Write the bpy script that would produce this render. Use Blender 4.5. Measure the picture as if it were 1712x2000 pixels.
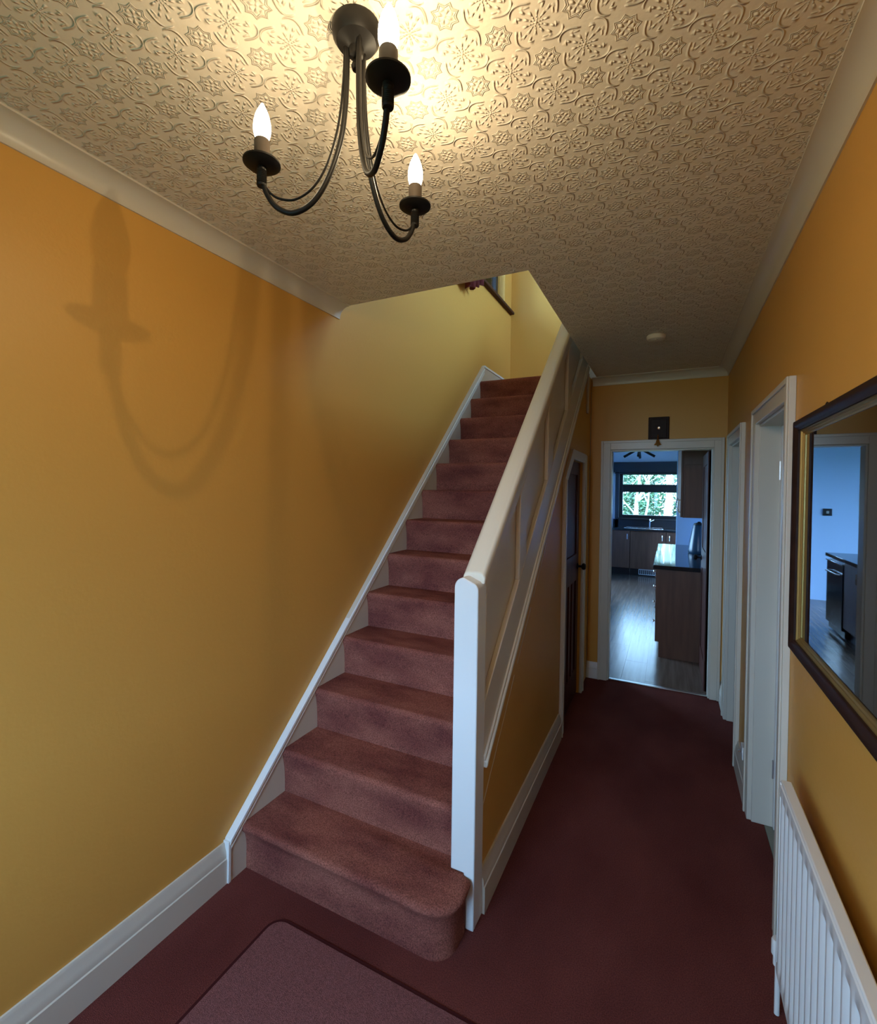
import bpy, bmesh, math, random
from mathutils import Vector, Matrix
random.seed(7)
sc = bpy.context.scene
for o in list(bpy.data.objects): bpy.data.objects.remove(o)
C = sc.collection
rad = math.radians

# ------------------------------------------------------------ camera
YAW, PITCH, ROLL, FPX, CY, CAMH = 26.2214, -0.7755, 0.7711, 916.9, 967.87, 1.6333
def make_camera():
    y, p, r = rad(YAW), rad(PITCH), rad(ROLL)
    F = Vector((-math.sin(y)*math.cos(p), math.cos(y)*math.cos(p), math.sin(p)))
    Rt = Vector((math.cos(y), math.sin(y), 0)); U = Rt.cross(F)
    R2 = Rt*math.cos(r) + U*math.sin(r); U2 = -Rt*math.sin(r) + U*math.cos(r)
    cd = bpy.data.cameras.new('camera'); co = bpy.data.objects.new('camera', cd); C.objects.link(co)
    m = Matrix((R2, U2, -F)).transposed().to_4x4(); m.translation = (0, 0, CAMH)
    co.matrix_world = m
    cd.sensor_fit = 'VERTICAL'; cd.sensor_height = 36; cd.lens = FPX*36/2000
    cd.shift_y = (CY-1000)/2000; cd.clip_start = .02; cd.clip_end = 200
    sc.camera = co
make_camera()

# ------------------------------------------------------------ world, portals, exposure
SKY = (.35, .64, 1.0); SKY_STRENGTH = 23.0
w = bpy.data.worlds.new('overcast_sky'); sc.world = w; w.use_nodes = True
bg = w.node_tree.nodes['Background']; bg.inputs[0].default_value = (*SKY, 1); bg.inputs[1].default_value = SKY_STRENGTH
BULB_COLOR = (1, .80, .49); BULB_GLOW = 9; BULB_WATTS = 7.0
sc.view_settings.view_transform = 'Standard'; sc.view_settings.look = 'None'
sc.view_settings.exposure = 0.0; sc.view_settings.gamma = 1; sc.view_settings.use_curve_mapping = False
def portal(name, loc, rot, sx, sy):
    l = bpy.data.lights.new(name, 'AREA'); l.shape = 'RECTANGLE'; l.size = sx; l.size_y = sy
    l.cycles.is_portal = True
    o = bpy.data.objects.new(name, l); C.objects.link(o); o.location = loc; o.rotation_euler = rot
portal('daylight_portal_front_door', (-.99, -1.13, 1.55), (rad(90), 0, 0), 1.14, 1.5)
portal('daylight_portal_landing_window', (-1.80, 4.20, 4.29), (0, rad(-90), 0), 1.38, 1.3)
portal('daylight_portal_upper_landing', (1.05, 3.5, 4.35), (0, rad(90), 0), 1.0, 1.6)
portal('daylight_portal_kitchen_window', (-.25, 10.62, 1.6), (rad(-90), 0, 0), 1.35, 1.0)
portal('daylight_portal_patio', (-3.75, 7.2, 1.1), (0, rad(-90), 0), 2.2, 3.4)

# ------------------------------------------------------------ materials
class N:
    """tiny expression builder over shader math nodes"""
    def __init__(s, nt, sock): s.nt, s.s = nt, sock
    def op(s, o, b=None, c=None):
        n = s.nt.nodes.new('ShaderNodeMath'); n.operation = o
        for i, v in enumerate((s, b, c)):
            if v is None: continue
            if isinstance(v, N): s.nt.links.new(v.s, n.inputs[i])
            else: n.inputs[i].default_value = v
        return N(s.nt, n.outputs[0])
    def __add__(s, b): return s.op('ADD', b)
    def __sub__(s, b): return s.op('SUBTRACT', b)
    def __mul__(s, b): return s.op('MULTIPLY', b)
    def __truediv__(s, b): return s.op('DIVIDE', b)
    def __radd__(s, b): return s.op('ADD', b)
    def __rmul__(s, b): return s.op('MULTIPLY', b)
    def abs(s): return s.op('ABSOLUTE')
    def cos(s): return s.op('COSINE')
    def max0(s): return s.op('MAXIMUM', 0.0)
    def mx(s, b): return s.op('MAXIMUM', b)
    def hyp(s, b): return (s*s + b*b).op('SQRT')
    def gauss(s, wd):
        t = s*(1.0/wd); return (t*t*-1.0).op('EXPONENT')

MATS = {}
def mat(name, color, rough=.5, metal=0, spec=.5, bump=None, vary=None, emit=None, coat=0, sheen=0, grain=None):
    """bump=(scale,distance[,detail]); vary=(scale, amount, color2)"""
    if name in MATS: return MATS[name]
    m = bpy.data.materials.new(name); m.use_nodes = True; nt = m.node_tree
    b = nt.nodes['Principled BSDF']; L = nt.links.new
    b.inputs['Base Color'].default_value = (*color, 1); b.inputs['Roughness'].default_value = rough
    b.inputs['Metallic'].default_value = metal; b.inputs['Specular IOR Level'].default_value = spec
    b.inputs['Coat Weight'].default_value = coat; b.inputs['Sheen Weight'].default_value = sheen
    pos = nt.nodes.new('ShaderNodeNewGeometry').outputs['Position']
    if vary:
        sc_, amt, c2 = vary
        nz = nt.nodes.new('ShaderNodeTexNoise'); nz.inputs['Scale'].default_value = 1; nz.inputs['Detail'].default_value = 4
        mp = nt.nodes.new('ShaderNodeMapping'); mp.inputs['Scale'].default_value = sc_ if hasattr(sc_, '__len__') else (sc_,)*3
        L(pos, mp.inputs['Vector']); L(mp.outputs[0], nz.inputs['Vector'])
        cr = nt.nodes.new('ShaderNodeMapRange'); cr.inputs[1].default_value = .36; cr.inputs[2].default_value = .64
        cr.inputs[3].default_value = 0; cr.inputs[4].default_value = amt
        L(nz.outputs['Fac'], cr.inputs[0])
        mx = nt.nodes.new('ShaderNodeMix'); mx.data_type = 'RGBA'
        mx.inputs[6].default_value = (*color, 1); mx.inputs[7].default_value = (*c2, 1)
        L(cr.outputs[0], mx.inputs[0]); L(mx.outputs[2], b.inputs['Base Color'])
    if grain and vary:
        gn = nt.nodes.new('ShaderNodeTexNoise'); gn.inputs['Scale'].default_value = grain[0]; gn.inputs['Detail'].default_value = 2; L(pos, gn.inputs['Vector'])
        mr = nt.nodes.new('ShaderNodeMapRange'); mr.inputs[1].default_value = .3; mr.inputs[2].default_value = .7
        mr.inputs[3].default_value = 1-grain[1]; mr.inputs[4].default_value = 1+grain[1]; L(gn.outputs['Fac'], mr.inputs[0])
        vm = nt.nodes.new('ShaderNodeVectorMath'); vm.operation = 'SCALE'; L(mx.outputs[2], vm.inputs[0]); L(mr.outputs[0], vm.inputs['Scale'])
        L(vm.outputs[0], b.inputs['Base Color'])
    if bump:
        nz = nt.nodes.new('ShaderNodeTexNoise'); nz.inputs['Scale'].default_value = bump[0]
        nz.inputs['Detail'].default_value = bump[2] if len(bump) > 2 else 3
        L(pos, nz.inputs['Vector'])
        bp = nt.nodes.new('ShaderNodeBump'); bp.inputs['Strength'].default_value = 1; bp.inputs['Distance'].default_value = bump[1]
        L(nz.outputs['Fac'], bp.inputs['Height']); L(bp.outputs[0], b.inputs['Normal'])
    if emit:
        b.inputs['Emission Color'].default_value = (*emit[0], 1); b.inputs['Emission Strength'].default_value = emit[1]
    MATS[name] = m; return m

mat('mustard_paint', (.69, .350, .072), .45, spec=.35, bump=(55, .0006), vary=(1.3, .25, (.63, .335, .075)))
mat('cream_gloss', (.66, .585, .485), .32, bump=(30, .0005))
mat('rail_cream', (.80, .71, .57), .3)
mat('white_gloss', (.80, .79, .77), .3, bump=(40, .0004))
mat('white_plaster', (.78, .80, .82), .8)
mat('blue_daylight_wall', (.46, .63, .90), .8)  # bluish daylight put into the colour of the pale kitchen walls
mat('white_metal', (.82, .80, .77), .33)
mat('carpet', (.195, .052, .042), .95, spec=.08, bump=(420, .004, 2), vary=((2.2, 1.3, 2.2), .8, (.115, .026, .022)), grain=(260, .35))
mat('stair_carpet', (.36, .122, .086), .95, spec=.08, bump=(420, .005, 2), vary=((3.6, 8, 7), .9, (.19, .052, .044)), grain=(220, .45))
mat('mat_carpet', (.22, .083, .078), .95, spec=.08, grain=(260, .3), bump=(350, .004, 2), vary=(3, .5, (.19, .07, .065)))
mat('mat_binding', (.055, .010, .010), .9, spec=.1)
mat('mahogany', (.095, .022, .013), .42, spec=.3, vary=((14, 14, 1.2), .8, (.042, .010, .007)))
mat('dark_frame_wood', (.024, .010, .007), .5, spec=.18, vary=((30, 3, 30), .6, (.042, .017, .011)))
mat('gold_leaf', (.46, .32, .11), .42, metal=.8)
mat('black_iron', (.009, .008, .0075), .48, spec=.2)
mat('candle_tube', (.075, .056, .043), .5, spec=.3)
mat('brass', (.75, .50, .22), .22, metal=1)
mat('chrome', (.85, .85, .87), .12, metal=1)
mat('aluminium', (.75, .74, .72), .35, metal=1)
mat('cabinet_wood', (.20, .082, .042), .5, vary=((25, 25, 2.5), .8, (.14, .052, .027)))
mat('worktop_black', (.012, .014, .018), .06, spec=.6, vary=(180, .5, (.05, .055, .06)))
mat('appliance_black', (.010, .010, .011), .18)
mat('backlit_wall_and_blind', (.030, .034, .045), .25)  # backlit shade of the window wall as a dark colour; blind shares it
mat('window_frame_dark', (.020, .014, .012), .35)
mat('kettle_blue', (.02, .055, .10), .25)
mat('curtain_maroon', (.15, .020, .018), .9, bump=(200, .002))
mat('sill_wood', (.075, .028, .014), .65, spec=.2, vary=((2, 20, 20), .6, (.06, .022, .012)))
mat('laminate', (.21, .14, .105), .22, spec=.6, vary=((30, 1.6, 30), .8, (.13, .08, .058)), bump=(90, .0006))
mat('room_floor', (.25, .25, .20), .6)
mat('plastic_cream', (.78, .70, .58), .4)
mat('plastic_dark', (.012, .013, .015), .3)
mat('bark', (.42, .40, .33), .9, bump=(60, .01), vary=(20, .8, (.25, .24, .2)))
mat('leaf_green', (.10, .20, .09), .55, vary=(2.5, .9, (.025, .06, .03)))
mat('lawn', (.06, .12, .04), .9, vary=(4, .7, (.04, .07, .03)))
mat('fence_wood', (.13, .11, .09), .85, vary=((12, 12, 1), .6, (.08, .07, .055)))
mat('mirror_silver', (.52, .54, .56), .015, metal=1)

def glass_mat():
    m = bpy.data.materials.new('window_glass'); m.use_nodes = True; nt = m.node_tree
    nt.nodes.clear(); out = nt.nodes.new('ShaderNodeOutputMaterial')
    t = nt.nodes.new('ShaderNodeBsdfTransparent'); g = nt.nodes.new('ShaderNodeBsdfGlossy'); g.inputs['Roughness'].default_value = .01
    f = nt.nodes.new('ShaderNodeFresnel'); f.inputs[0].default_value = 1.3; x = nt.nodes.new('ShaderNodeMixShader')
    nt.links.new(f.outputs[0], x.inputs[0]); nt.links.new(t.outputs[0], x.inputs[1]); nt.links.new(g.outputs[0], x.inputs[2])
    nt.links.new(x.outputs[0], out.inputs[0]); MATS['window_glass'] = m
glass_mat()
def bulb_mat():
    m = bpy.data.materials.new('bulb_glass'); m.use_nodes = True; nt = m.node_tree
    nt.nodes.clear(); out = nt.nodes.new('ShaderNodeOutputMaterial')
    t = nt.nodes.new('ShaderNodeBsdfTransparent'); t.inputs[0].default_value = (.40, .39, .38, 1)
    e = nt.nodes.new('ShaderNodeEmission'); e.inputs[0].default_value = (1, .90, .70, 1); e.inputs[1].default_value = BULB_GLOW
    a = nt.nodes.new('ShaderNodeAddShader'); nt.links.new(t.outputs[0], a.inputs[0]); nt.links.new(e.outputs[0], a.inputs[1])
    nt.links.new(a.outputs[0], out.inputs[0]); MATS['bulb_glass'] = m
bulb_mat()

def ceiling_mat():
    m = bpy.data.materials.new('embossed_ceiling_paper'); m.use_nodes = True; nt = m.node_tree
    b = nt.nodes['Principled BSDF']; b.inputs['Base Color'].default_value = (.76, .675, .56, 1)
    b.inputs['Roughness'].default_value = .48; b.inputs['Specular IOR Level'].default_value = .3
    sp = nt.nodes.new('ShaderNodeSeparateXYZ'); g = nt.nodes.new('ShaderNodeNewGeometry')
    nt.links.new(g.outputs['Position'], sp.inputs[0])
    x = N(nt, sp.outputs[0]); y = N(nt, sp.outputs[1])
    PX, PY = .168, .186
    u = (x + .269)/PX; v = (y - .979)/PY
    a = u + v; bb = u - v
    def local(off):
        ra = (a + off) - (a + off + .5).op('FLOOR'); rb = (bb + off) - (bb + off + .5).op('FLOOR')
        return (ra + rb)*(PX*.5), (ra - rb)*(PY*.5)          # metres from nearest centre
    X, Y = local(0.0); r = X.hyp(Y); th = Y.op('ARCTAN2', X)
    X2, Y2 = local(.5); r2 = X2.hyp(Y2); t2 = Y2.op('ARCTAN2', X2)
    c4 = (th*4.0).cos(); c8 = (th*8.0).cos(); pos = lambda q: q.max0()
    h = r.gauss(.0030) + (r - .0068).gauss(.0022)*pos((th*6.0).cos()) + (r - .0125).gauss(.0022)*pos((th*10.0).cos())
    h = h + (r - .0215).gauss(.0046)*pos((th*10.0).cos()*1.2)*1.0                # petals
    h = h + (r - .0370).gauss(.0042)*pos((th*16.0).cos()*-1.0)*pos(c4*-1.0 + .35)*1.2      # trefoil dots
    h = h + (r - .0445).gauss(.0036)*pos(c8*-1.0)*pos(c4*-1.0 + .2)*1.1
    outl = (r - (c4*-.0085 + .0525)).abs()
    gap = ((th*4.0 + 2.2).cos()*1.5 + .85).max0().op('MINIMUM', 1.0)
    h = h + outl.gauss(.0024)*gap*1.3                                                   # curled outline
    inn = (r - (c4*-.004 + .0405)).abs()
    h = h + inn.gauss(.0020)*pos((th*8.0 + 2.3).cos() - .25)*1.1
    d4 = (t2*4.0).cos(); s4 = (t2*4.0 + 1.5708).cos().abs()
    rr = r2 - (s4*-.0070 + .0300)
    h = h + rr.abs().gauss(.0015)*.9 + (rr + .0042).abs().gauss(.0014)*.7
    h = h + (r2 - .0115).gauss(.0050)*pos(d4*-1.0)*1.2 + (r2 - .0150).gauss(.0030)*pos(d4)*.8 + r2.gauss(.003)*.7
    nz = nt.nodes.new('ShaderNodeTexNoise'); nz.inputs['Scale'].default_value = 60; nt.links.new(g.outputs['Position'], nz.inputs['Vector'])
    h = h + N(nt, nz.outputs['Fac'])*.25
    bp = nt.nodes.new('ShaderNodeBump'); bp.inputs['Distance'].default_value = .0036; bp.inputs['Strength'].default_value = 1
    nt.links.new(h.s, bp.inputs['Height']); nt.links.new(bp.outputs[0], b.inputs['Normal'])
    MATS['ceiling_paper'] = m
ceiling_mat()

# ------------------------------------------------------------ mesh helpers
WL = {}
def tag(o, label=None, cat=None, group=None, kind=None):
    if label: o['label'] = label
    if cat: o['category'] = cat
    if group: o['group'] = group
    if kind: o['kind'] = kind
    return o
def thing(name, loc, label, cat, group=None, kind=None):
    o = bpy.data.objects.new(name, None); C.objects.link(o); o.location = loc
    o.empty_display_size = .05; WL[o] = Vector(loc)
    return tag(o, label, cat, group, kind)
class MB:
    def __init__(s): s.v, s.f = [], []
    def add(s, vs, fs):
        n = len(s.v); s.v += [tuple(p) for p in vs]; s.f += [tuple(i+n for i in f) for f in fs]; return s
    def box(s, x0, x1, y0, y1, z0, z1):
        return s.add([(x, y, z) for z in (z0, z1) for y in (y0, y1) for x in (x0, x1)],
                     [(0, 2, 3, 1), (4, 5, 7, 6), (0, 1, 5, 4), (2, 6, 7, 3), (0, 4, 6, 2), (1, 3, 7, 5)])
    def prism(s, poly, ax, a0, a1):
        """poly in the two other axes in xyz order, extruded along ax"""
        def P(q, t): return {'x': (t, q[0], q[1]), 'y': (q[0], t, q[1]), 'z': (q[0], q[1], t)}[ax]
        n = len(poly)
        return s.add([P(q, a0) for q in poly] + [P(q, a1) for q in poly],
                     [tuple(range(n))[::-1], tuple(range(n, 2*n))] + [(i, (i+1) % n, n+(i+1) % n, n+i) for i in range(n)])
    def tube(s, pts, r, n=10, closed=False):
        pts = [Vector(p) for p in pts]; m = len(pts); rs = r if hasattr(r, '__len__') else [r]*m
        T = []
        for i in range(m):
            a = pts[(i-1) % m] if closed or i > 0 else pts[i]; b = pts[(i+1) % m] if closed or i < m-1 else pts[i]
            T.append((b-a).normalized())
        up = Vector((0, 0, 1)) if abs(T[0].z) < .9 else Vector((1, 0, 0))
        nrm = T[0].cross(up).normalized(); vs = []
        for i in range(m):
            nrm = (nrm - T[i]*nrm.dot(T[i])).normalized(); bn = T[i].cross(nrm)
            for k in range(n):
                t = 2*math.pi*k/n; vs.append(pts[i] + (nrm*math.cos(t) + bn*math.sin(t))*rs[i])
        fs = [(i*n+k, i*n+(k+1) % n, ((i+1) % m)*n+(k+1) % n, ((i+1) % m)*n+k) for i in range(m if closed else m-1) for k in range(n)]
        if not closed: fs += [tuple(range(n))[::-1], tuple(range((m-1)*n, m*n))]
        return s.add(vs, fs)
    def lathe(s, prof, o, axis=(0, 0, 1), n=24):
        """prof list of (radius, height)"""
        ax = Vector(axis).normalized(); u = ax.orthogonal().normalized(); w_ = ax.cross(u); o = Vector(o); m = len(prof)
        vs = [o + ax*h + (u*math.cos(2*math.pi*k/n) + w_*math.sin(2*math.pi*k/n))*max(r, 1e-5) for r, h in prof for k in range(n)]
        fs = [(i*n+k, i*n+(k+1) % n, (i+1)*n+(k+1) % n, (i+1)*n+k) for i in range(m-1) for k in range(n)]
        fs += [tuple(range(n))[::-1], tuple(range((m-1)*n, m*n))]
        return s.add(vs, fs)
    def build(s, name, mt, parent=None, bevel=0, smooth=35, segs=2):
        V = [Vector(p) for p in s.v]
        if parent is not None: off = WL[parent]
        else:
            lo = [min(p[i] for p in V) for i in range(3)]; hi = [max(p[i] for p in V) for i in range(3)]
            off = Vector(((lo[0]+hi[0])/2, (lo[1]+hi[1])/2, lo[2]))
        me = bpy.data.meshes.new(name); me.from_pydata([tuple(p-off) for p in V], [], s.f)
        bm = bmesh.new(); bm.from_mesh(me); bmesh.ops.recalc_face_normals(bm, faces=bm.faces); bm.to_mesh(me); bm.free()
        me.materials.append(MATS[mt]); me.update()
        if smooth: me.shade_smooth(); me.set_sharp_from_angle(angle=rad(smooth))
        o = bpy.data.objects.new(name, me); C.objects.link(o); WL[o] = off
        if parent is not None: o.parent = parent
        else: o.location = off
        if bevel:
            b = o.modifiers.new('bevel', 'BEVEL'); b.width = bevel; b.segments = segs; b.limit_method = 'ANGLE'; b.angle_limit = rad(40)
            b.harden_normals = False
        return o
def struct(o, label, cat='wall'): return tag(o, label, cat, kind='structure')
def arc(cx, cy, r, a0, a1, n=8): return [(cx+r*math.cos(rad(a0+(a1-a0)*i/n)), cy+r*math.sin(rad(a0+(a1-a0)*i/n))) for i in range(n+1)]

# ------------------------------------------------------------ dimensions
XL, XR, YF, ZC = -1.628, .3945, 4.285, 2.614
YB = -1.0                       # front wall of the house (behind the camera)
XS, Y1, G, R = -1.602, 1.433, .2229, .2033
XO = -.621                      # outer face of balustrade
ZU = 2.864                      # upper floor
YE = 5.08                       # stairwell end wall
XI0 = -.700
SL = .89                        # balustrade slope
def wallbox(name, boxes, mt, label):
    b = MB()
    for q in boxes: b.box(*q)
    return struct(b.build(name, mt, smooth=0), label)

# ------------------------------------------------------------ room shell
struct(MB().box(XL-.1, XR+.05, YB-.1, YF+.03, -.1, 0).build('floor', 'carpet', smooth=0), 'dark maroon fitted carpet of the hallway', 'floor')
# ceiling: two slabs around the stair opening
b = MB(); OPY = 2.06; OPX = -.583
b.box(XL, OPX, YB, OPY, ZC, ZU); b.box(OPX, XR+.1, YB, YE, ZC, ZU)
struct(b.build('ceiling', 'ceiling_paper', smooth=0), 'cream ceiling papered with embossed floral trellis, open over the stairs', 'ceiling')
WY0, WY1, WZ0, WZ1 = 3.55, 4.85, 3.6, 4.98
wallbox('wall_left', [(XL-.15, XL, YB-.1, YE+.1, -.1, WZ0), (XL-.15, XL, YB-.1, WY0, WZ0, 5.2), (XL-.15, XL, WY1, YE+.1, WZ0, 5.2), (XL-.15, XL, WY0, WY1, WZ1, 5.2)],
        'mustard_paint', 'mustard yellow wall running up beside the stairs')
AY0, AY1, BY0, BY1, DZ = 2.125, 2.785, 3.36, 3.935, 1.975
XT = XR+.1
wallbox('wall_right', [(XR, XT, YB-.1, AY0, -.1, ZC), (XR, XT, AY1, BY0, -.1, ZC), (XR, XT, BY1, YF+.1, -.1, ZC), (XR, XT, AY0, AY1, DZ, ZC), (XR, XT, BY0, BY1, DZ, ZC)],
        'mustard_paint', 'mustard yellow wall with two doorways and the radiator')
KX0, KX1, KZ = -.462, .307, 1.990
wallbox('wall_far', [(XO-.01, KX0, YF, YF+.1, -.1, ZC), (KX1, XT, YF, YF+.1, -.1, ZC), (KX0, KX1, YF, YF+.1, KZ, ZC)],
        'mustard_paint', 'mustard yellow wall around the kitchen doorway')
FX0, FX1, FZ0, FZ1 = -1.56, -.42, .74, 2.30
wallbox('wall_front', [(XL, XT, YB-.1, YB, -.1, FZ0), (XL, XT, YB-.1, YB, FZ1, ZC), (XL, FX0, YB-.1, YB, FZ0, FZ1), (FX1, XT, YB-.1, YB, FZ0, FZ1)],
        'mustard_paint', 'mustard yellow wall around the glazed front entrance')
# glazed front screen (behind the camera)
w_ = thing('window_3', (-.99, YB-.05, FZ0), 'white glazed screen beside the front entrance', 'window', kind='structure')
b = MB()
for x in (FX0, -1.20, -.80, FX1-.05): b.box(x, x+.05, YB-.09, YB-.02, FZ0, FZ1)
b.box(FX0, FX1, YB-.09, YB-.02, FZ0, FZ0+.05); b.box(FX0, FX1, YB-.09, YB-.02, FZ1-.05, FZ1)
b.build('window_frame', 'white_gloss', w_)
for x0, x1 in ((FX0+.05, -1.20), (-1.15, -.80), (-.75, FX1-.05)):
    MB().box(x0, x1, YB-.06, YB-.054, FZ0+.05, FZ1-.05).build('pane', 'window_glass', w_)
# upper storey around the stairwell
wallbox('wall_stair_end', [(XL-.15, 1.4, YE, YE+.1, 2.3, 5.2)], 'mustard_paint', 'mustard yellow wall at the head of the stairs')
UW = (2.7, 4.3, 3.85, 4.85)  # unseen window opening, added to bring more daylight on to the landing
wallbox('wall_upper_right', [(.9, 1.0, 1.9, UW[0], ZU, 5.2), (.9, 1.0, UW[1], YE, ZU, 5.2), (.9, 1.0, UW[0], UW[1], ZU, UW[2]), (.9, 1.0, UW[0], UW[1], UW[3], 5.2)], 'mustard_paint', 'mustard yellow wall of the upper landing')
wallbox('wall_upper_front', [(XL, .9, 1.9, 2.0, ZU, 5.2)], 'mustard_paint', 'mustard yellow wall above the hall ceiling')
w5 = thing('added_window_5', (.95, 3.4, UW[2]), 'unseen white framed window added for daylight on the upper landing', 'window', kind='structure')
b = MB()
for y in (UW[0], 3.375, UW[1]-.05): b.box(.93, .98, y, y+.05, UW[2], UW[3])
b.box(.93, .98, UW[0], UW[1], UW[2], UW[2]+.05); b.box(.93, .98, UW[0], UW[1], UW[3]-.05, UW[3]); b.build('window_frame', 'white_gloss', w5)
for y0, y1 in ((UW[0]+.05, 3.375), (3.425, UW[1]-.05)): MB().box(.952, .958, y0, y1, UW[2]+.05, UW[3]-.05).build('pane', 'window_glass', w5, smooth=0)
struct(MB().box(XL-.15, 1.4, 1.9, YE+.1, 5.1, 5.2).build('ceiling_upper', 'white_plaster', smooth=0), 'plain white ceiling over the stairwell', 'ceiling')
struct(MB().box(XL, XI0, Y1+12*G+.061, YE, 2.46, 13*R).build('floor_landing', 'stair_carpet', smooth=0), 'maroon carpet of the quarter landing at the stair head', 'floor')

# ------------------------------------------------------------ cornices
def cove(side):
    """profile in (out from wall, z)"""
    d, pr = .066, .0676; n = 8
    pts = [(0, ZC), (pr, ZC), (pr, ZC-.006)]
    for i in range(n+1):
        t = rad(90*i/n); pts.append((pr-.004 - (pr-.010)*math.sin(t), ZC-d+.004 + (d-.010)*math.cos(t)))
    return pts + [(.006, ZC-d), (0, ZC-d)]
p = cove(0)
struct(MB().prism([(XL+u, z) for u, z in p], 'y', YB, 2.055).build('trim_1', 'cream_gloss'), 'cream coved cornice along the stair-side wall', 'cornice')
struct(MB().prism([(XR-u, z) for u, z in p], 'y', YB, YF).build('trim_2', 'cream_gloss'), 'cream coved cornice above the two side doorways', 'cornice')
struct(MB().prism([(YF-u, z) for u, z in p], 'x', XO, XR).build('trim_3', 'cream_gloss'), 'cream coved cornice above the kitchen doorway', 'cornice')

# ------------------------------------------------------------ skirtings
def skirt_prof(h=.164, t=.024):
    return [(0, 0), (t, 0), (t, h*.62), (t-.004, h*.64), (t-.004, h*.67), (t-.006, h*.80), (t-.013, h*.90), (t-.013, h*.94), (t-.017, h), (0, h)]
struct(MB().prism([(XL+u, z) for u, z in skirt_prof()], 'y', YB, 1.345).build('baseboard_left', 'cream_gloss'), 'cream moulded skirting along the stair-side wall', 'skirting')
b = MB()
for y0, y1 in ((YB, 2.035), (AY1+.085, BY0-.085), (BY1+.085, YF)):
    if y1 > y0: b.prism([(XR-u, z) for u, z in skirt_prof()], 'y', y0, y1)
struct(b.build('baseboard_right', 'cream_gloss'), 'cream moulded skirting below the mirror and between the side doorways', 'skirting')
struct(MB().prism([(YF-u, z) for u, z in skirt_prof(.14)], 'x', XO-.01, KX0-.078).build('baseboard_far', 'white_gloss'), 'short white skirting beside the kitchen doorway', 'skirting')
XW = -.634                       # face of the wall under the stairs
struct(MB().prism([(XW+u, z) for u, z in skirt_prof(.165)], 'y', 1.687, 3.115).build('baseboard_spandrel', 'cream_gloss'), 'cream moulded skirting under the staircase panelling', 'skirting')

# ------------------------------------------------------------ wall under the stairs with cupboard door
def strz(y): return .575 + SL*(y-1.688)
CY0, CY1, CZ0, CZ1, CYK = 3.20, 3.90, 1.70, 1.86, 3.42     # cupboard opening
b = MB()
def quad(pl): b.prism(pl, 'x', XW-.045, XW)
quad([(1.687, 0), (CY0, 0), (CY0, strz(CY0)), (1.687, strz(1.687))])
quad([(CY0, CZ0), (CYK, CZ1), (CYK, strz(CYK)), (CY0, strz(CY0))])
ytop = 1.688 + (ZC-.575)/SL
quad([(CYK, CZ1), (CY1, CZ1), (CY1, min(strz(CY1), ZC)), (CYK, strz(CYK))])
quad([(CY1, 0), (YF+.02, 0), (YF+.02, ZC), (ytop, ZC), (CY1, min(strz(CY1), ZC))])
sp = struct(b.build('wall_spandrel', 'mustard_paint', smooth=0), 'mustard yellow wall under the staircase with a hairline crack')
ck = [(XW, 1.70+1.0*t, .39+.94*t*1.0+random.uniform(-.004, .004)) for t in [i/22 for i in range(23)]]
for a0, a1 in ((0, 9), (10, 15), (16, 22)):
    MB().tube(ck[a0:a1+1], .0022, 5).build('crack_line', 'cream_gloss', sp)
# cupboard door
d = thing('door_2', (XW-.03, (CY0+CY1)/2, 0), 'dark mahogany understairs cupboard door with clipped top corner', 'door', kind='structure')
def clip(y0, y1, z0, z1, yk, zk): return [(y0, z0), (y1, z0), (y1, z1), (yk, z1), (y0, zk)]
MB().prism(clip(CY0+.003, CY1-.003, .012, CZ1-.004, CYK, CZ0-.004), 'x', XW-.043, XW-.030).build('door_leaf', 'mahogany', d)
xf0, xf1 = XW-.030, XW-.018
for y0, y1, z0, z1 in ((CY0+.003, CY0+.10, .012, CZ0), (CY1-.10, CY1-.003, .012, CZ1-.004)):
    if y0 < 3.5: MB().prism([(y0, z0), (y1, z0), (y1, z1+.07), (y0, z1-.005)], 'x', xf0, xf1).build('stile', 'mahogany', d, .002)
    else: MB().box(xf0, xf1, y0, y1, z0, z1).build('stile', 'mahogany', d, .002)
for z0, z1 in ((.012, .22), (.93, 1.14), (CZ1-.10, CZ1-.004)):
    y0 = CY0+.10 if z0 < 1.5 else CYK-.02
    MB().box(xf0, xf1, y0, CY1-.10, z0, z1).build('rail', 'mahogany', d, .002)
for i in range(1, 4):
    y = CY0+.10+(CY1-CY0-.20)*i/4
    MB().box(xf0, xf1, y-.028, y+.028, .22, .93).build('mullion', 'mahogany', d, .002)
MB().lathe([(.024, 0), (.024, .006), (.009, .010), (.009, .030), (.024, .040), (.027, .052), (.020, .064), (.004, .067)], (xf1, CY1-.055, 1.035), (1, 0, 0), 18).build('door_knob', 'black_iron', d)
# architrave of the cupboard
def archi_path(pts, w, t, mt, name, label, axis_x, outdir, cat='architrave'):
    """flat moulded casing following pts (y,z) inner edge, offset outwards by w"""
b = MB()
ya, yb = CY0-.07, CY1+.07
xa0, xa1 = XW, XW+.022
b.prism([(ya, 0), (CY0, 0), (CY0, CZ0), (ya, CZ0+.02)], 'x', xa0, xa1)
b.prism([(CY0, CZ0), (CYK, CZ1), (CYK-.035, CZ1+.07), (ya, CZ0+.02)], 'x', xa0, xa1)
b.prism([(CYK, CZ1), (CY1, CZ1), (yb, CZ1+.07), (CYK-.035, CZ1+.07)], 'x', xa0, xa1)
b.prism([(CY1, 0), (yb, 0), (yb, CZ1+.07), (CY1, CZ1)], 'x', xa0, xa1)
b.box(xa1, xa1+.006, ya+.004, ya+.022, 0, CZ0+.012); b.box(xa1, xa1+.006, yb-.022, yb-.004, 0, CZ1+.06)
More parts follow.
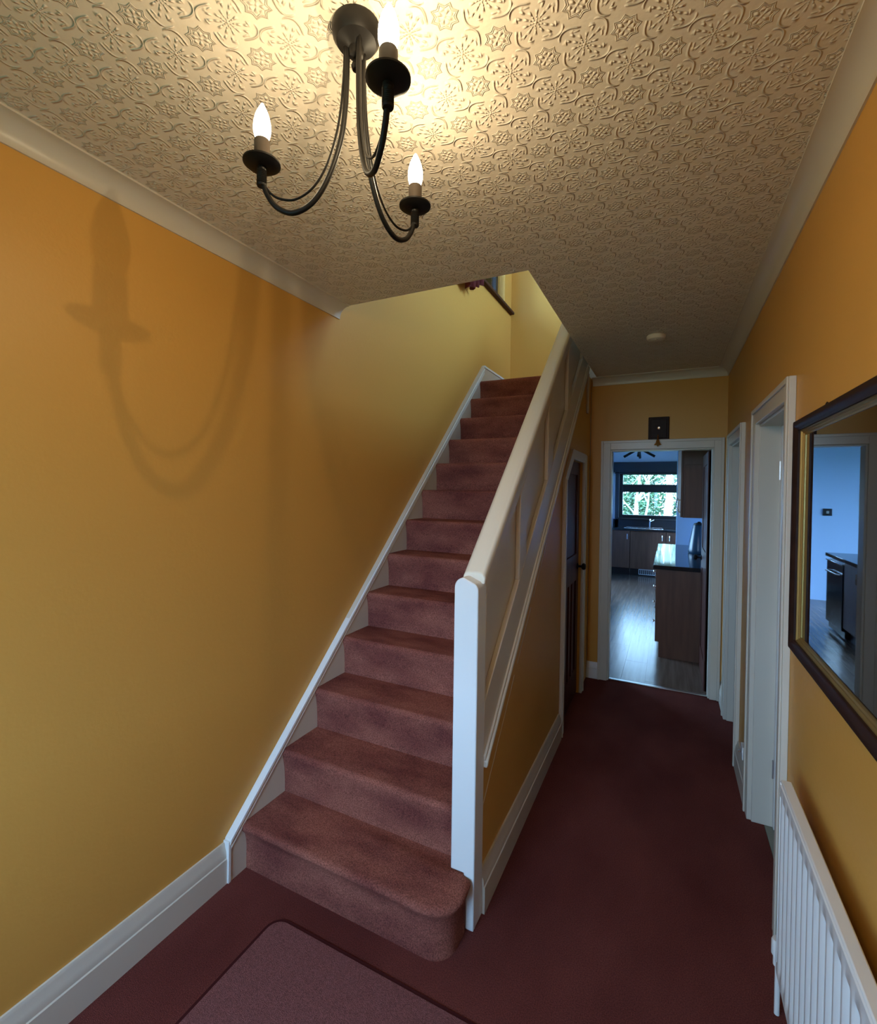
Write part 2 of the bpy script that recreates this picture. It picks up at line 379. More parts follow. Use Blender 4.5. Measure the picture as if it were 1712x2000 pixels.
struct(b.build('trim_4', 'cream_gloss', bevel=.003), 'cream architrave around the understairs cupboard door', 'architrave')
struct(MB().box(XW, XW+.016, 4.03, 4.075, 2.28, ZC-.005).build('trim_5', 'cream_gloss', bevel=.003), 'short cream batten below the ceiling in the corner by the stairs', 'batten')
struct(MB().box(XI0+.005, OPX+.0, 4.262, 4.282, ZC+.002, 3.05).build('trim_10', 'white_gloss'), 'white upstand board at the stair opening', 'board')

# ------------------------------------------------------------ architraves of doorways
def casing_y(name, y0, y1, z1, label, x=XR, sgn=-1, w=.078, t=.022):
    b = MB()
    for q0, q1, out in ((y0-w, y0, y0-w), (y1, y1+w, y1+w-.022)):
        b.box(*sorted((x, x+sgn*t)), q0, q1, 0, z1+w)
        b.box(*sorted((x+sgn*t, x+sgn*(t+.008))), out+.001, out+.021, 0, z1+w-.001)
    b.box(*sorted((x, x+sgn*t)), y0, y1, z1, z1+w)
    b.box(*sorted((x+sgn*t, x+sgn*(t+.008))), y0-w+.02, y1+w-.02, z1+w-.022, z1+w-.002)
    # lining of the opening
    xs = (XR-.003, XT+.003)
    b.box(*xs, y0-.001, y0+.012, 0, z1); b.box(*xs, y1-.012, y1+.001, 0, z1); b.box(*xs, y0, y1, z1-.012, z1)
    return struct(b.build(name, 'cream_gloss', bevel=.0025), label, 'architrave')
casing_y('trim_6', AY0, AY1, DZ, 'cream architrave and lining of the side doorway next to the mirror')
casing_y('trim_7', BY0, BY1, DZ, 'cream architrave and lining of the side doorway next to the kitchen')
b = MB(); w0, t0 = .078, .022
for q0, q1, o0 in ((KX0-w0, KX0, KX0-w0+.001), (KX1, KX1+.07, KX1+.05)):
    b.box(q0, q1, YF-t0, YF, 0, KZ+w0); b.box(o0, o0+.019, YF-t0-.008, YF-t0, 0, KZ+w0-.001)
b.box(KX0, KX1, YF-t0, YF, KZ, KZ+w0); b.box(KX0-w0+.02, KX1+.05, YF-t0-.008, YF-t0, KZ+w0-.022, KZ+w0-.002)
b.box(KX0-.001, KX0+.012, YF-.003, YF+.103, 0, KZ); b.box(KX1-.012, KX1+.001, YF-.003, YF+.103, 0, KZ); b.box(KX0, KX1, YF-.003, YF+.103, KZ-.012, KZ)
struct(b.build('trim_8', 'cream_gloss', bevel=.0025), 'cream architrave and lining of the kitchen doorway', 'architrave')
struct(MB().box(KX0+.012, KX1-.012, YF+.02, YF+.055, 0, .008).build('trim_9', 'aluminium', bevel=.003), 'aluminium threshold strip in the kitchen doorway', 'threshold')

# open side doors (leaf swings into the side rooms)
def open_leaf(name, y, label):
    d = thing(name, (XT+.02, y, 0), label, 'door', kind='structure')
    MB().box(XT-.018, XT+.66, y-.050, y-.012, .01, DZ-.016).build('door_leaf', 'white_gloss', d, .002)
    for z in (.25, 1.70): MB().tube([(XT-.020, y-.031, z), (XT-.020, y-.031, z+.09)], .006, 8).build('hinge', 'aluminium', d)
    MB().lathe([(.024, 0), (.022, .006), (.009, .01), (.009, .035), (.025, .05), (.02, .065), (.003, .07)], (XT+.60, y-.050, 1.0), (0, -1, 0), 14).build('door_knob', 'brass', d)
open_leaf('door_3', AY1, 'white door standing open in the side doorway next to the mirror')
open_leaf('door_4', BY1, 'white door standing open in the side doorway next to the kitchen')
# side rooms behind the right wall
struct(MB().box(XR+.052, 2.6, 1.5, 4.25, -.1, -.002).build('floor_side_room', 'room_floor', smooth=0), 'grey green floor of the side room', 'floor')
wallbox('wall_side_room', [(2.5, 2.6, 1.5, 4.25, 0, ZC), (XT, 2.5, 1.4, 1.5, 0, ZC), (XT, 2.5, 4.18, 4.28, 0, ZC), (XT, 2.5, 3.05, 3.12, 0, ZC)], 'white_plaster', 'plain pale walls of the side rooms')
struct(MB().box(XT, 2.6, 1.4, 4.28, ZC, ZC+.1).build('ceiling_side_room', 'white_plaster', smooth=0), 'plain white ceiling of the side rooms', 'ceiling')

# ------------------------------------------------------------ staircase
st = thing('staircase', (-1.15, 2.6, 0), 'carpeted staircase with cream panelled balustrade beside the mustard wall', 'staircase')
XI = -.700                       # inner face of balustrade
def step_prof(k):
    y = Y1+(k-1)*G; z0 = (k-1)*R; z1 = k*R
    pts = [(y, z0), (y-.001, z0+.06), (y-.004, z0+.11), (y-.010, z1-.058), (y-.016, z1-.036)]
    pts += [(y-.018+.020-.020*math.cos(rad(a)), z1-.021+.021*math.sin(rad(a))) for a in range(0, 91, 15)]
    return pts + [(y+G*.5, z1+.001), (y+G+.006, z1), (y+G+.006, z0)]
for k in range(2, 14):
    pr = step_prof(k)
    if k == 13: pr = pr[:-3] + [(Y1+12*G+.06, 13*R), (Y1+12*G+.06, 12*R)]
    if k == 13: pr = [q for q in pr if q[0] <= Y1+12*G+.061]
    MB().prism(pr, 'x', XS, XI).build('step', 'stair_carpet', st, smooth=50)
# bottom step with a bullnose end
def ring(o, z):
    cx, cy, r0 = -.735, Y1+.085, .085
    pts = [(XS, Y1-o)] + [(-1.4+.11*i, Y1-o) for i in range(7)]
    pts += [(cx+(r0+o)*math.sin(rad(a)), cy-(r0+o)*math.cos(rad(a))) for a in range(0, 91, 9)]
    pts += [(-.65+o*(.8 if o > 0 else 1), 1.585), (-.662, 1.592), (-.662, Y1+G+.01), (XS, Y1+G+.01)]
    return [(x, y, z) for x, y in pts]
lv = [(0, 0), (0, .10), (.003, .130), (.008, .152), (.018, .166), (.026, .178), (.028, .187), (.025, .196), (.017, .2015), (.004, R)]
rings = [ring(o, z) for o, z in lv]; n = len(rings[0]); b = MB()
b.add([p for r_ in rings for p in r_], [(i*n+j, i*n+(j+1) % n, (i+1)*n+(j+1) % n, (i+1)*n+j) for i in range(len(lv)-1) for j in range(n)] + [tuple(range(n))[::-1], tuple(range((len(lv)-1)*n, len(lv)*n))])
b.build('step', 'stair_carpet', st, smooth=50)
# wall string with moulded capping
def stz(y): return .168 + (R/G)*(y-1.345)
yt = 4.262; yq = Y1+12*G
str_ = MB().prism([(1.345, 0), (Y1+.05, 0), (yq+.06, stz(yq+.06)-.5), (YE, 13*R-.05), (YE, 13*R+.165), (4.10+.10, 13*R+.165), (1.345, stz(1.345))], 'x', XL, XS+.001).build('wall_string', 'cream_gloss', st)
m_ = R/G; ln = math.hypot(1, m_)
def capline(y0, y1, off0, off1, x0, x1, nm):
    a0, a1 = stz(y0), stz(y1)
    return MB().prism([(y0, a0+off0), (y1, a1+off0), (y1, a1+off1), (y0, a0+off1)], 'x', x0, x1).build(nm, 'white_gloss', str_, .003)
yc1 = 4.20
capline(1.345, yc1, -.012, .010, XL, XS+.010, 'capping')
capline(1.345, yc1, -.040, -.026, XL, XS+.006, 'bead')
MB().box(XL, XS+.006, 1.338, 1.352, 0, .172).build('end_bead', 'white_gloss', str_, .002)
MB().box(XL, XS+.008, yc1, YE-.002, 13*R+.150, 13*R+.170).build('capping', 'white_gloss', str_, .002)
# balustrade: string trim, panelled board, newel and rail
ba = MB()
def railz(y): return 1.300 + SL*(y-1.631)
y0, y1 = 1.68, 4.25
ba.prism([(y0, strz(y0)), (y1, strz(y1)), (y1, railz(y1)-.03), (y0, railz(y0)-.03)], 'x', XI, -.645)
ba.prism([(y0, 0), (4.2, 0), (4.2, strz(4.2)), (y0, strz(y0))], 'x', XI, XW-.047)
bo = ba.build('balustrade_board', 'cream_gloss', st, smooth=0)
def pbz(y): return 1.209 + SL*(y-2.121)
panels = [(1.70, 2.128), (2.242, 2.662), (2.787, 3.20), (3.325, 3.745)]
PH = .405; xf = (-.645, XO)
def sl(y0, y1, o0, o1, nm, x=xf, bev=.004, f=pbz): return MB().prism([(y0, f(y0)+o0), (y1, f(y1)+o0), (y1, f(y1)+o1), (y0, f(y0)+o1)], 'x', *x).build(nm, 'cream_gloss', bo, bev)
low = strz(2.121) - pbz(2.121)
sl(1.684, 4.2, low+.04, 0, 'panel_rail')
sl(1.684, 4.2, PH, railz(2.121)-.035-pbz(2.121), 'panel_rail')
ed = [1.684] + [v for p_ in panels for v in p_] + [4.2]
for i in range(0, len(ed), 2):
    if ed[i+1]-ed[i] > .01: sl(ed[i], ed[i+1], 0, PH, 'panel_stile')
sl(1.684, ytop+.02, low-.004, low+.024, 'string_moulding', (-.642, XO+.016), .006)
sl(1.684, ytop+.02, low+.024, low+.044, 'string_moulding', (-.642, XO+.008), .004)
# newel
NX0, NX1, NY0, NY1 = -.716, XO, 1.599, 1.687
nw = [(NX1, 0), (NX1, 1.262)] + arc(NX1-.030, 1.262, .030, 0, 75, 5)[1:] + [(-.678, 1.306)] + arc(NX0+.038, 1.268, .038, 95, 180, 7) + [(NX0, .206), (-.664, .206), (-.656, .150), (-.656, 0)]
MB().prism(nw, 'y', NY0, NY1).build('newel_post', 'white_gloss', st, .004)
# handrail capping: rounded section swept up the slope
hp = [(-.705, -.045), (-.705, -.022), (-.697, -.006), (-.682, 0), (-.640, 0), (-.624, -.006), (-.616, -.022), (-.616, -.045)]
b = MB(); ya, yb = 1.655, 4.25; n = len(hp)
b.add([(x, ya, railz(ya)+z) for x, z in hp] + [(x, yb, railz(yb)+z) for x, z in hp], [tuple(range(n)), tuple(range(n, 2*n))[::-1]] + [(i, (i+1) % n, n+(i+1) % n, n+i) for i in range(n)])
b.build('handrail', 'rail_cream', st, .004, smooth=45)

# ------------------------------------------------------------ mat at the foot of the stairs
mt_ = thing('door_mat', (-.55, .85, 0), 'maroon carpet mat with dark bound edge at the foot of the stairs', 'mat')
def rrect(x0, x1, y0, y1, r): return arc(x1-r, y1-r, r, 0, 90, 6)+arc(x0+r, y1-r, r, 90, 180, 6)+arc(x0+r, y0+r, r, 180, 270, 6)+arc(x1-r, y0+r, r, 270, 360, 6)
mx0, mx1, my0, my1 = -1.315, .16, .25, 1.325
MB().prism(rrect(mx0+.012, mx1-.012, my0+.012, my1-.012, .05), 'z', 0, .006).build('mat_pile', 'mat_carpet', mt_)
o_, i_ = rrect(mx0, mx1, my0, my1, .062), rrect(mx0+.012, mx1-.012, my0+.012, my1-.012, .05); n = len(o_)
b = MB(); b.add([(x, y, z) for z in (0, .004) for q in (o_, i_) for x, y in q],
    [(i, (i+1) % n, (i+1) % n+2*n, i+2*n) for i in range(n)] + [(i+2*n, (i+1) % n+2*n, (i+1) % n+3*n, i+3*n) for i in range(n)] + [(i+n, (i+1) % n+n, (i+1) % n+3*n, i+3*n) for i in range(n)] + [(i, (i+1) % n, (i+1) % n+n, i+n) for i in range(n)])
b.build('mat_binding', 'mat_binding', mt_)

# ------------------------------------------------------------ chandelier
CX, CYY = -.616, .826
ch = thing('chandelier', (CX, CYY, ZC-.45), 'black iron three-arm chandelier with lit candle bulbs on the ceiling', 'chandelier')
MB().lathe([(.0, .0), (.050, .0), (.052, -.006), (.050, -.022), (.042, -.034), (.024, -.040), (.016, -.046), (.014, -.062), (.006, -.066), (0, -.067)], (CX, CYY, ZC), n=32).build('ceiling_rose', 'black_iron', ch)
MB().lathe([(0, 0), (.004, -.002), (.0045, -.008), (.009, -.013), (.0105, -.019), (.008, -.026), (0, -.029)], (CX, CYY, ZC-.064), n=18).build('finial', 'black_iron', ch)
armp = [(.020, 2.578), (.020, 2.54), (.0205, 2.50), (.023, 2.45), (.030, 2.39), (.047, 2.33), (.074, 2.275), (.104, 2.243), (.141, 2.230), (.176, 2.245), (.197, 2.272), (.208, 2.300)]
thinp = [(.026, 2.575), (.0265, 2.535), (.0285, 2.498), (.034, 2.437), (.046, 2.377), (.067, 2.320), (.097, 2.279), (.135, 2.259), (.169, 2.263), (.190, 2.276), (.204, 2.294)]
def spline(p, m=5):
    P = [p[0]] + list(p) + [p[-1]]; out = []
    for i in range(1, len(P)-2):
        for j in range(m):
            t = j/m; q = []
            for c in range(2):
                a, b_, c_, d_ = P[i-1][c], P[i][c], P[i+1][c], P[i+2][c]
                q.append(.5*(2*b_ + (c_-a)*t + (2*a-5*b_+4*c_-d_)*t*t + (-a+3*b_-3*c_+d_)*t**3))
            out.append(tuple(q))
    return out + [p[-1]]
for ang, share in ((-38.3, 2.15), (-160.9, .46), (81.9, 1.4)):
    e = Vector((math.cos(rad(ang)), math.sin(rad(ang)), 0)); P0 = Vector((CX, CYY, 0))
    def at(r_, z): q = P0+e*r_; return (q.x, q.y, z)
    a_ = MB().tube([at(*q) for q in spline(armp)], .0058, 12).build('arm', 'black_iron', ch)
    MB().tube([at(*q) for q in spline(thinp)], .0026, 8).build('thin_rod', 'black_iron', a_)
    c0 = at(.211, 0)
    pr = [(0, 2.292), (.0095, 2.292), (.0105, 2.294)]
    for i in range(9): pr += [(.0108, 2.296+i*.0036), (.0092, 2.2978+i*.0036)]
    pr += [(.010, 2.330), (.010, 2.336)]
    MB().lathe(pr, c0, n=18).build('coiled_sleeve', 'black_iron', a_)
    MB().lathe([(0, 2.333), (.018, 2.333), (.033, 2.336), (.0395, 2.341), (.0395, 2.3445), (.033, 2.3445), (.02, 2.341), (0, 2.341)], c0, n=32).build('drip_pan', 'black_iron', a_, smooth=40)
    MB().lathe([(0, 2.341), (.0165, 2.341), (.0165, 2.390), (.0155, 2.392), (0, 2.392)], c0, n=24).build('candle_tube', 'candle_tube', a_)
    MB().lathe([(0, 2.391), (.0125, 2.391), (.0150, 2.397), (.0180, 2.408), (.0188, 2.418), (.0180, 2.430), (.0150, 2.444), (.0105, 2.456), (.0060, 2.465), (.0030, 2.471), (0, 2.474)], c0, n=20).build('bulb', 'bulb_glass', a_, smooth=80)
    ld = bpy.data.lights.new('filament', 'POINT'); ld.energy = BULB_WATTS*share; ld.color = BULB_COLOR; ld.shadow_soft_size = .0035
    lo_ = bpy.data.objects.new('filament', ld); C.objects.link(lo_); lo_.parent = a_; lo_.location = Vector((c0[0], c0[1], 2.425))-WL[a_]

# ------------------------------------------------------------ smoke alarm
sm = thing('smoke_alarm', (-.095, 3.24, ZC-.035), 'small round cream smoke alarm on the ceiling', 'smoke alarm')
MB().lathe([(0, 0), (.050, 0), (.056, -.005), (.056, -.018), (.050, -.028), (.030, -.034), (0, -.035)], (-.095, 3.24, ZC), n=28).build('alarm_body', 'plastic_cream', sm)
MB().lathe([(.0, -.0335), (.009, -.0335), (.009, -.038), (0, -.0385)], (-.095, 3.21, ZC), n=14).build('test_button', 'plastic_cream', sm)

# ------------------------------------------------------------ bell plaque over the kitchen door
pl = thing('wall_bell', (-.092, YF-.02, 2.052), 'dark wooden plaque with brass bell above the kitchen doorway', 'bell')
MB().box(-.170, -.014, YF-.020, YF, 2.058, 2.252).build('plaque', 'dark_frame_wood', pl, .005)
MB().box(-.152, -.032, YF-.026, YF-.020, 2.078, 2.232).build('plaque_field', 'dark_frame_wood', pl, .003)
MB().lathe([(.012, 0), (.0135, .004), (.0135, .008), (.007, .010), (.007, .004)], (-.092, YF-.026, 2.160), (0, -1, 0), 20).build('ring', 'chrome', pl)
MB().tube([(-.096, YF-.026, 2.105), (-.096, YF-.045, 2.100), (-.096, YF-.055, 2.085), (-.096, YF-.055, 2.062)], .004, 8).build('bracket', 'brass', pl)
bl = MB().lathe([(.004, 0), (.010, -.003), (.013, -.014), (.017, -.030), (.030, -.043), (.031, -.046), (.026, -.045), (.010, -.02)], (-.096, YF-.055, 2.064), n=24).build('bell', 'brass', pl)
MB().lathe([(0, 0), (.006, -.003), (.0075, -.010), (.003, -.016), (0, -.017)], (-.096, YF-.055, 2.022), n=14).build('clapper', 'brass', bl)

# ------------------------------------------------------------ framed mirror
MY0, MY1, MZ0, MZ1 = .72, 1.922, 1.121, 1.874
mi = thing('wall_mirror', (XR-.02, (MY0+MY1)/2, MZ0), 'large mirror in dark wooden frame with gold inner edge on the mustard wall', 'mirror')
FW = .034
fp = [(0, 0), (.026, 0), (.032, .004), (.034, .012), (.032, .022), (.026, .028), (.024, FW), (0, FW)]   # (out from wall, inwards)
def mitre(prof, y0, y1, z0, z1, nm, mt):
    cs = [(y0, z0, 1, 1), (y1, z0, -1, 1), (y1, z1, -1, -1), (y0, z1, 1, -1)]
    for i in range(4):
        a, b2 = cs[i], cs[(i+1) % 4]; n = len(prof); b = MB()
        b.add([(XR-u, c[0]+c[2]*v, c[1]+c[3]*v) for c in (a, b2) for u, v in prof], [tuple(range(n)), tuple(range(n, 2*n))[::-1]] + [(k, (k+1) % n, n+(k+1) % n, n+k) for k in range(n)])
        b.build(nm, mt, mi)
mitre(fp, MY0, MY1, MZ0, MZ1, 'frame_rail', 'dark_frame_wood')
mitre([(0, FW), (.018, FW), (.0175, FW+.003), (.013, FW+.006), (.0125, FW+.009), (.009, FW+.012), (.008, FW+.016), (0, FW+.016)], MY0, MY1, MZ0, MZ1, 'gold_slip', 'gold_leaf')
MB().box(XR-.006, XR-.001, MY0+FW+.016, MY1-FW-.016, MZ0+FW+.016, MZ1-FW-.016).build('mirror_glass', 'mirror_silver', mi, smooth=0)
MB().tube([(XR-.008, 1.655, MZ1-.004), (XR-.008, 1.655, MZ1+.010), (XR-.008, 1.645, MZ1+.014), (XR-.008, 1.637, MZ1+.008)], .0025, 6).build('hanging_hook', 'black_iron', mi)

# ------------------------------------------------------------ radiator
RY0, RY1, RZ0, RZ1, RXF = .62, 1.752, .165, .752, .318
ra = thing('radiator', ((RXF+XR)/2, (RY0+RY1)/2, 0), 'white ribbed panel radiator below the mirror', 'radiator')
P = .0508; prof = []; yv = RY1-.035
pts = [(RXF+.010, RY1), (RXF+.008, RY1-.012)]
# corrugation in plan, then loft three z levels so the ribs fade out at top and bottom
ys = []; y = RY1-.012
NY = int((RY1-RY0-.024)/(P/8))
cols = [RY1-.012-i*(P/8) for i in range(NY+1)]
def dep(y, k): 
    t = (1.671-y)/P; s_ = math.cos(2*math.pi*t); s_ = max(-1, min(1, s_*1.8)); return RXF + (.0065 - .0065*s_)*k
zz = [(RZ0, 0), (RZ0+.03, 0), (RZ0+.05, 1), (RZ1-.062, 1), (RZ1-.040, 0), (RZ1-.006, 0), (RZ1, .6)]
vs = [(dep(y, k) if k != .6 else RXF+.012, y, z) for z, k in zz for y in cols]; nc = len(cols)
fs = [(i*nc+j, i*nc+j+1, (i+1)*nc+j+1, (i+1)*nc+j) for i in range(len(zz)-1) for j in range(nc-1)]
b = MB(); b.add(vs, fs); fpn = b.build('front_panel', 'white_metal', ra, smooth=60)
MB().box(RXF+.014, RXF+.030, RY0+.004, RY1-.004, RZ0+.004, RZ1-.004).build('back_panel', 'white_metal', ra, .004)
for y in (RY0, RY1-.012): MB().box(RXF, RXF+.030, y, y+.012, RZ0, RZ1).build('end_strip', 'white_metal', ra, .003)
MB().box(RXF+.002, RXF+.032, RY0, RY1, RZ1-.004, RZ1+.005).build('top_edge', 'white_metal', ra, .004)
for y in (RY0+.2, RY1-.2): MB().box(RXF+.030, XR-.004, y-.02, y+.02, .3, .62).build('wall_bracket', 'white_metal', ra)
v_ = MB().lathe([(.013, 0), (.013, .03), (.018, .034), (.018, .075), (.015, .082), (0, .083)], (RXF+.012, RY1+.030, .155), n=18).build('valve', 'white_metal', ra)
MB().tube([(RXF+.012, RY1+.030, .172), (RXF+.012, RY1-.002, .180)], .009, 12).build('valve_tail', 'chrome', v_)
MB().tube([(RXF+.012, RY1+.030, 0), (RXF+.012, RY1+.030, .158)], .0075, 12).build('pipe', 'white_metal', ra)

# small cable outlet on the skirting between the side doorways
so = thing('cable_outlet', (XR-.03, 3.03, .18), 'small white outlet box just above the skirting between the side doorways', 'outlet')
MB().box(XR-.020, XR, 2.99, 3.06, .19, .26).build('outlet_box', 'white_gloss', so, .004)
MB().tube([(XR-.022, 3.02, .225), (XR-.034, 3.02, .222)], .007, 10).build('plug_tip', 'chrome', so)

# ------------------------------------------------------------ landing window, sill and curtain
w2 = thing('window_2', (XL-.1, (WY0+WY1)/2, WZ0), 'dark framed landing window high above the stairs', 'window', kind='structure')
b = MB()
for y0, y1 in ((WY0, WY0+.06), (4.20, 4.25), (WY1-.06, WY1)): b.box(XL-.13, XL-.08, y0, y1, WZ0, WZ1)
b.box(XL-.13, XL-.08, WY0, WY1, WZ0, WZ0+.06); b.box(XL-.13, XL-.08, WY0, WY1, WZ1-.06, WZ1)
b.build('window_frame', 'window_frame_dark', w2, .003)
for y0, y1 in ((WY0+.06, 4.20), (4.25, WY1-.06)): MB().box(XL-.108, XL-.102, y0, y1, WZ0+.06, WZ1-.06).build('pane', 'window_glass', w2, smooth=0)
MB().box(XL-.08, XL+.045, 3.55, 5.06, WZ0-.020, WZ0+.008).build('window_sill', 'sill_wood', w2, .006)
cu = thing('curtain', (XL+.06, 3.9, 3.37), 'maroon gathered curtain at the landing window', 'curtain')
b = MB(); ny, nz = 60, 14; vs = []
for j in range(nz+1):
    for i in range(ny+1):
        t = i/ny; y = 3.45+.53*t; z = 3.36+.10*t+.02*math.sin(9*t)-.06*math.sin(math.pi*t)+.03*abs(math.sin(22*t)) + (5.0-3.40-.1*t)*(j/nz)
        vs.append((XL+.075+.028*math.sin(t*38)+.012*math.sin(t*83+j*.6), y, z))
b.add(vs, [(j*(ny+1)+i, j*(ny+1)+i+1, (j+1)*(ny+1)+i+1, (j+1)*(ny+1)+i) for j in range(nz) for i in range(ny)])
co = b.build('curtain_cloth', 'curtain_maroon', cu, smooth=80)
sm_ = co.modifiers.new('thickness', 'SOLIDIFY'); sm_.thickness = .006
MB().tube([(XL+.075, 3.40, 5.0), (XL+.075, 4.95, 5.0)], .012, 10).build('curtain_rod', 'sill_wood', cu)

# ------------------------------------------------------------ kitchen shell
KL, KR, KY0, KY1, KC = -3.6, .45, YF+.1, 10.4, 2.5
fl = struct(MB().box(KL, KR, YF+.03, KY1, -.1, -.006).build('floor_kitchen', 'laminate', smooth=0), 'wood laminate floor of the kitchen', 'floor')
PWD, PLN = .192, 1.285; row = 0; x = KL+1.9
pm = None
while x < KR-.02:
    y = YF+.032-(row*.47 % PLN); x1 = min(x+PWD, KR)
    while y < KY1-.55:
        a0, a1 = max(y, YF+.032), min(y+PLN, KY1-.5)
        if a1-a0 > .05: MB().box(x+.0008, x1-.0008, a0+.0008, a1-.0008, -.006, 0).build('plank', 'laminate', fl, smooth=0)
        y += PLN
    x += PWD; row += 1
KWX0, KWX1, KWZ0, KWZ1 = -.95, .42, 1.085, 2.065
NWX = -1.06
wallbox('wall_kitchen_far', [(NWX-.1, KR+.1, KY1, KY1+.25, -.1, KWZ0), (NWX-.1, KR+.1, KY1, KY1+.25, KWZ1, KC), (NWX-.1, KWX0, KY1, KY1+.25, KWZ0, KWZ1), (KWX1, KR+.1, KY1, KY1+.25, KWZ0, KWZ1)], 'white_plaster', 'white kitchen wall around the garden window')
wallbox('wall_kitchen_return', [(KL, NWX, 9.1, KY1+.1, -.1, KC)], 'blue_daylight_wall', 'pale kitchen wall tinted with blue daylight carrying the dark switch plate')
wallbox('wall_kitchen_right', [(KR, KR+.1, YF+.1, KY1, -.1, KC)], 'blue_daylight_wall', 'pale kitchen wall tinted with blue daylight behind the wall cabinet')
wallbox('wall_kitchen_nib', [(.084, KR, 7.2, 7.32, 0, KC)], 'blue_daylight_wall', 'pale wall nib tinted with blue daylight at the end of the kitchen worktop')
wallbox('wall_kitchen_near', [(KL, XO-.012, YF, YF+.1, -.1, KC)], 'blue_daylight_wall', 'pale kitchen wall tinted with blue daylight backing on to the stairs')
PY0, PY1 = 5.5, 8.9  # unseen opening, guessed as a daylight source and sized for it
wallbox('wall_kitchen_left', [(KL-.1, KL, YF, PY0, -.1, KC), (KL-.1, KL, PY1, 9.2, -.1, KC), (KL-.1, KL, PY0, PY1, 2.15, KC)], 'blue_daylight_wall', 'pale kitchen wall tinted with blue daylight around the patio doors')
struct(MB().box(KL-.1, KR+.1, YE+.1, KY1+.25, KC, KC+.1).box(KL-.1, XL-.15, YF, YE+.1, KC, KC+.1).box(XL-.15, KR+.1, YF+.1, YE+.1, 2.42, 2.449).build('ceiling_kitchen', 'white_plaster', smooth=0), 'plain white kitchen ceiling', 'ceiling')
pd = thing('window_4', (KL-.05, 7.45, 0), 'unseen dark framed patio doors guessed as a kitchen daylight source', 'window', kind='structure')
b = MB()
for y in (PY0, 7.42, PY1-.06): b.box(KL-.08, KL-.02, y, y+.06, 0, 2.15)
b.box(KL-.08, KL-.02, PY0, PY1, 0, .06); b.box(KL-.08, KL-.02, PY0, PY1, 2.09, 2.15); b.build('window_frame', 'window_frame_dark', pd)
for y0, y1 in ((PY0+.06, 7.42), (7.48, PY1-.06)): MB().box(KL-.053, KL-.047, y0, y1, .06, 2.09).build('pane', 'window_glass', pd, smooth=0)
# kitchen window
kw = thing('window_1', (-.26, KY1+.1, KWZ0), 'dark framed kitchen window looking on to trees', 'window', kind='structure')
b = MB(); fy0, fy1 = KY1+.07, KY1+.13
b.box(KWX0, -.878, fy0, fy1, KWZ0, KWZ1); b.box(.36, KWX1, fy0, fy1, KWZ0, KWZ1)
for z0, z1 in ((KWZ0, 1.158), (1.626, 1.786), (1.986, KWZ1)): b.box(-.878, .36, fy0, fy1, z0, z1)
b.build('window_frame', 'window_frame_dark', kw, .004)
for z0, z1 in ((1.158, 1.626), (1.786, 1.986)): MB().box(-.878, .36, KY1+.095, KY1+.101, z0, z1).build('pane', 'window_glass', kw, smooth=0)
MB().box(KWX0-.02, KWX1+.02, KY1-.04, KY1+.07, KWZ0-.02, KWZ0).build('window_sill', 'window_frame_dark', kw, .003)
MB().box(-1.02, -.95, KY1-.012, KY1, .92, KWZ1).build('backlit_shade_panel', 'backlit_wall_and_blind', kw, smooth=0)  # dark strips stand in for the backlit shade around the window
MB().box(-1.05, KR, KY1-.012, KY1, .92, KWZ0-.02).build('backlit_shade_panel', 'backlit_wall_and_blind', kw, smooth=0)
bd = thing('roller_blind', (-.3, KY1-.06, KWZ1), 'dark rolled-up blind over the kitchen window', 'blind')
MB().box(-1.05, KR-.002, KY1-.075, KY1-.013, KWZ1-.03, 2.24).build('blind_cassette', 'backlit_wall_and_blind', bd, .006)
MB().tube([(-1.03, KY1-.045, KWZ1-.05), (KR-.01, KY1-.045, KWZ1-.05)], .014, 10).build('bottom_bar', 'backlit_wall_and_blind', bd)

# ------------------------------------------------------------ kitchen furniture
CFY = 9.85
def bar_handle(par, x, y, z0, z1):
    MB().tube([(x, y, z0), (x, y-.022, z0+.012), (x, y-.026, (z0+z1)/2), (x, y-.022, z1-.012), (x, y, z1)], .0055, 8).build('handle', 'chrome', par)
for x0, x1, hx, lab in ((-1.05, -.682, -.731, 'brown base cabinet beside the daylight-tinted wall return under the window'), (-.678, -.052, -.114, 'wide brown base cabinet under the kitchen tap'), (-.048, KR-.004, .009, 'brown base cabinet in the far corner beyond the wall nib')):
    c_ = thing('base_cabinet', ((x0+x1)/2, CFY+.27, 0), lab, 'cabinet', 'base cabinets under the garden window')
    MB().box(x0, x1, CFY+.02, KY1-.002, .14, .879).build('cabinet_body', 'cabinet_wood', c_, smooth=0)
    MB().box(x0, x1, CFY+.06, CFY+.075, .0, .14).build('plinth', 'window_frame_dark', c_, smooth=0)
    dr = MB().box(x0+.003, x1-.003, CFY, CFY+.02, .145, .872).build('cabinet_door', 'cabinet_wood', c_, .003)
    bar_handle(dr, hx, CFY, .70, .82)
ht = thing('plinth_heater', (-.36, CFY+.05, .02), 'white slatted plinth heater at floor level under the cabinets', 'heater')
for z in (.028, .122): MB().box(-.52, -.19, CFY+.045, CFY+.058, z, z+.012).build('grille_rail', 'white_metal', ht)
for i in range(10): MB().box(-.52+i*.0357, -.52+i*.0357+.012, CFY+.047, CFY+.057, .04, .122).build('slat', 'white_metal', ht)
tag(MB().box(-1.055, KR-.002, CFY-.03, KY1-.013, .88, .92).build('worktop', 'worktop_black', bevel=.004), 'black worktop with the sink under the garden window', 'worktop')
sk = thing('sink', (-.35, CFY+.24, .92), 'steel inset sink in the far black worktop', 'sink')
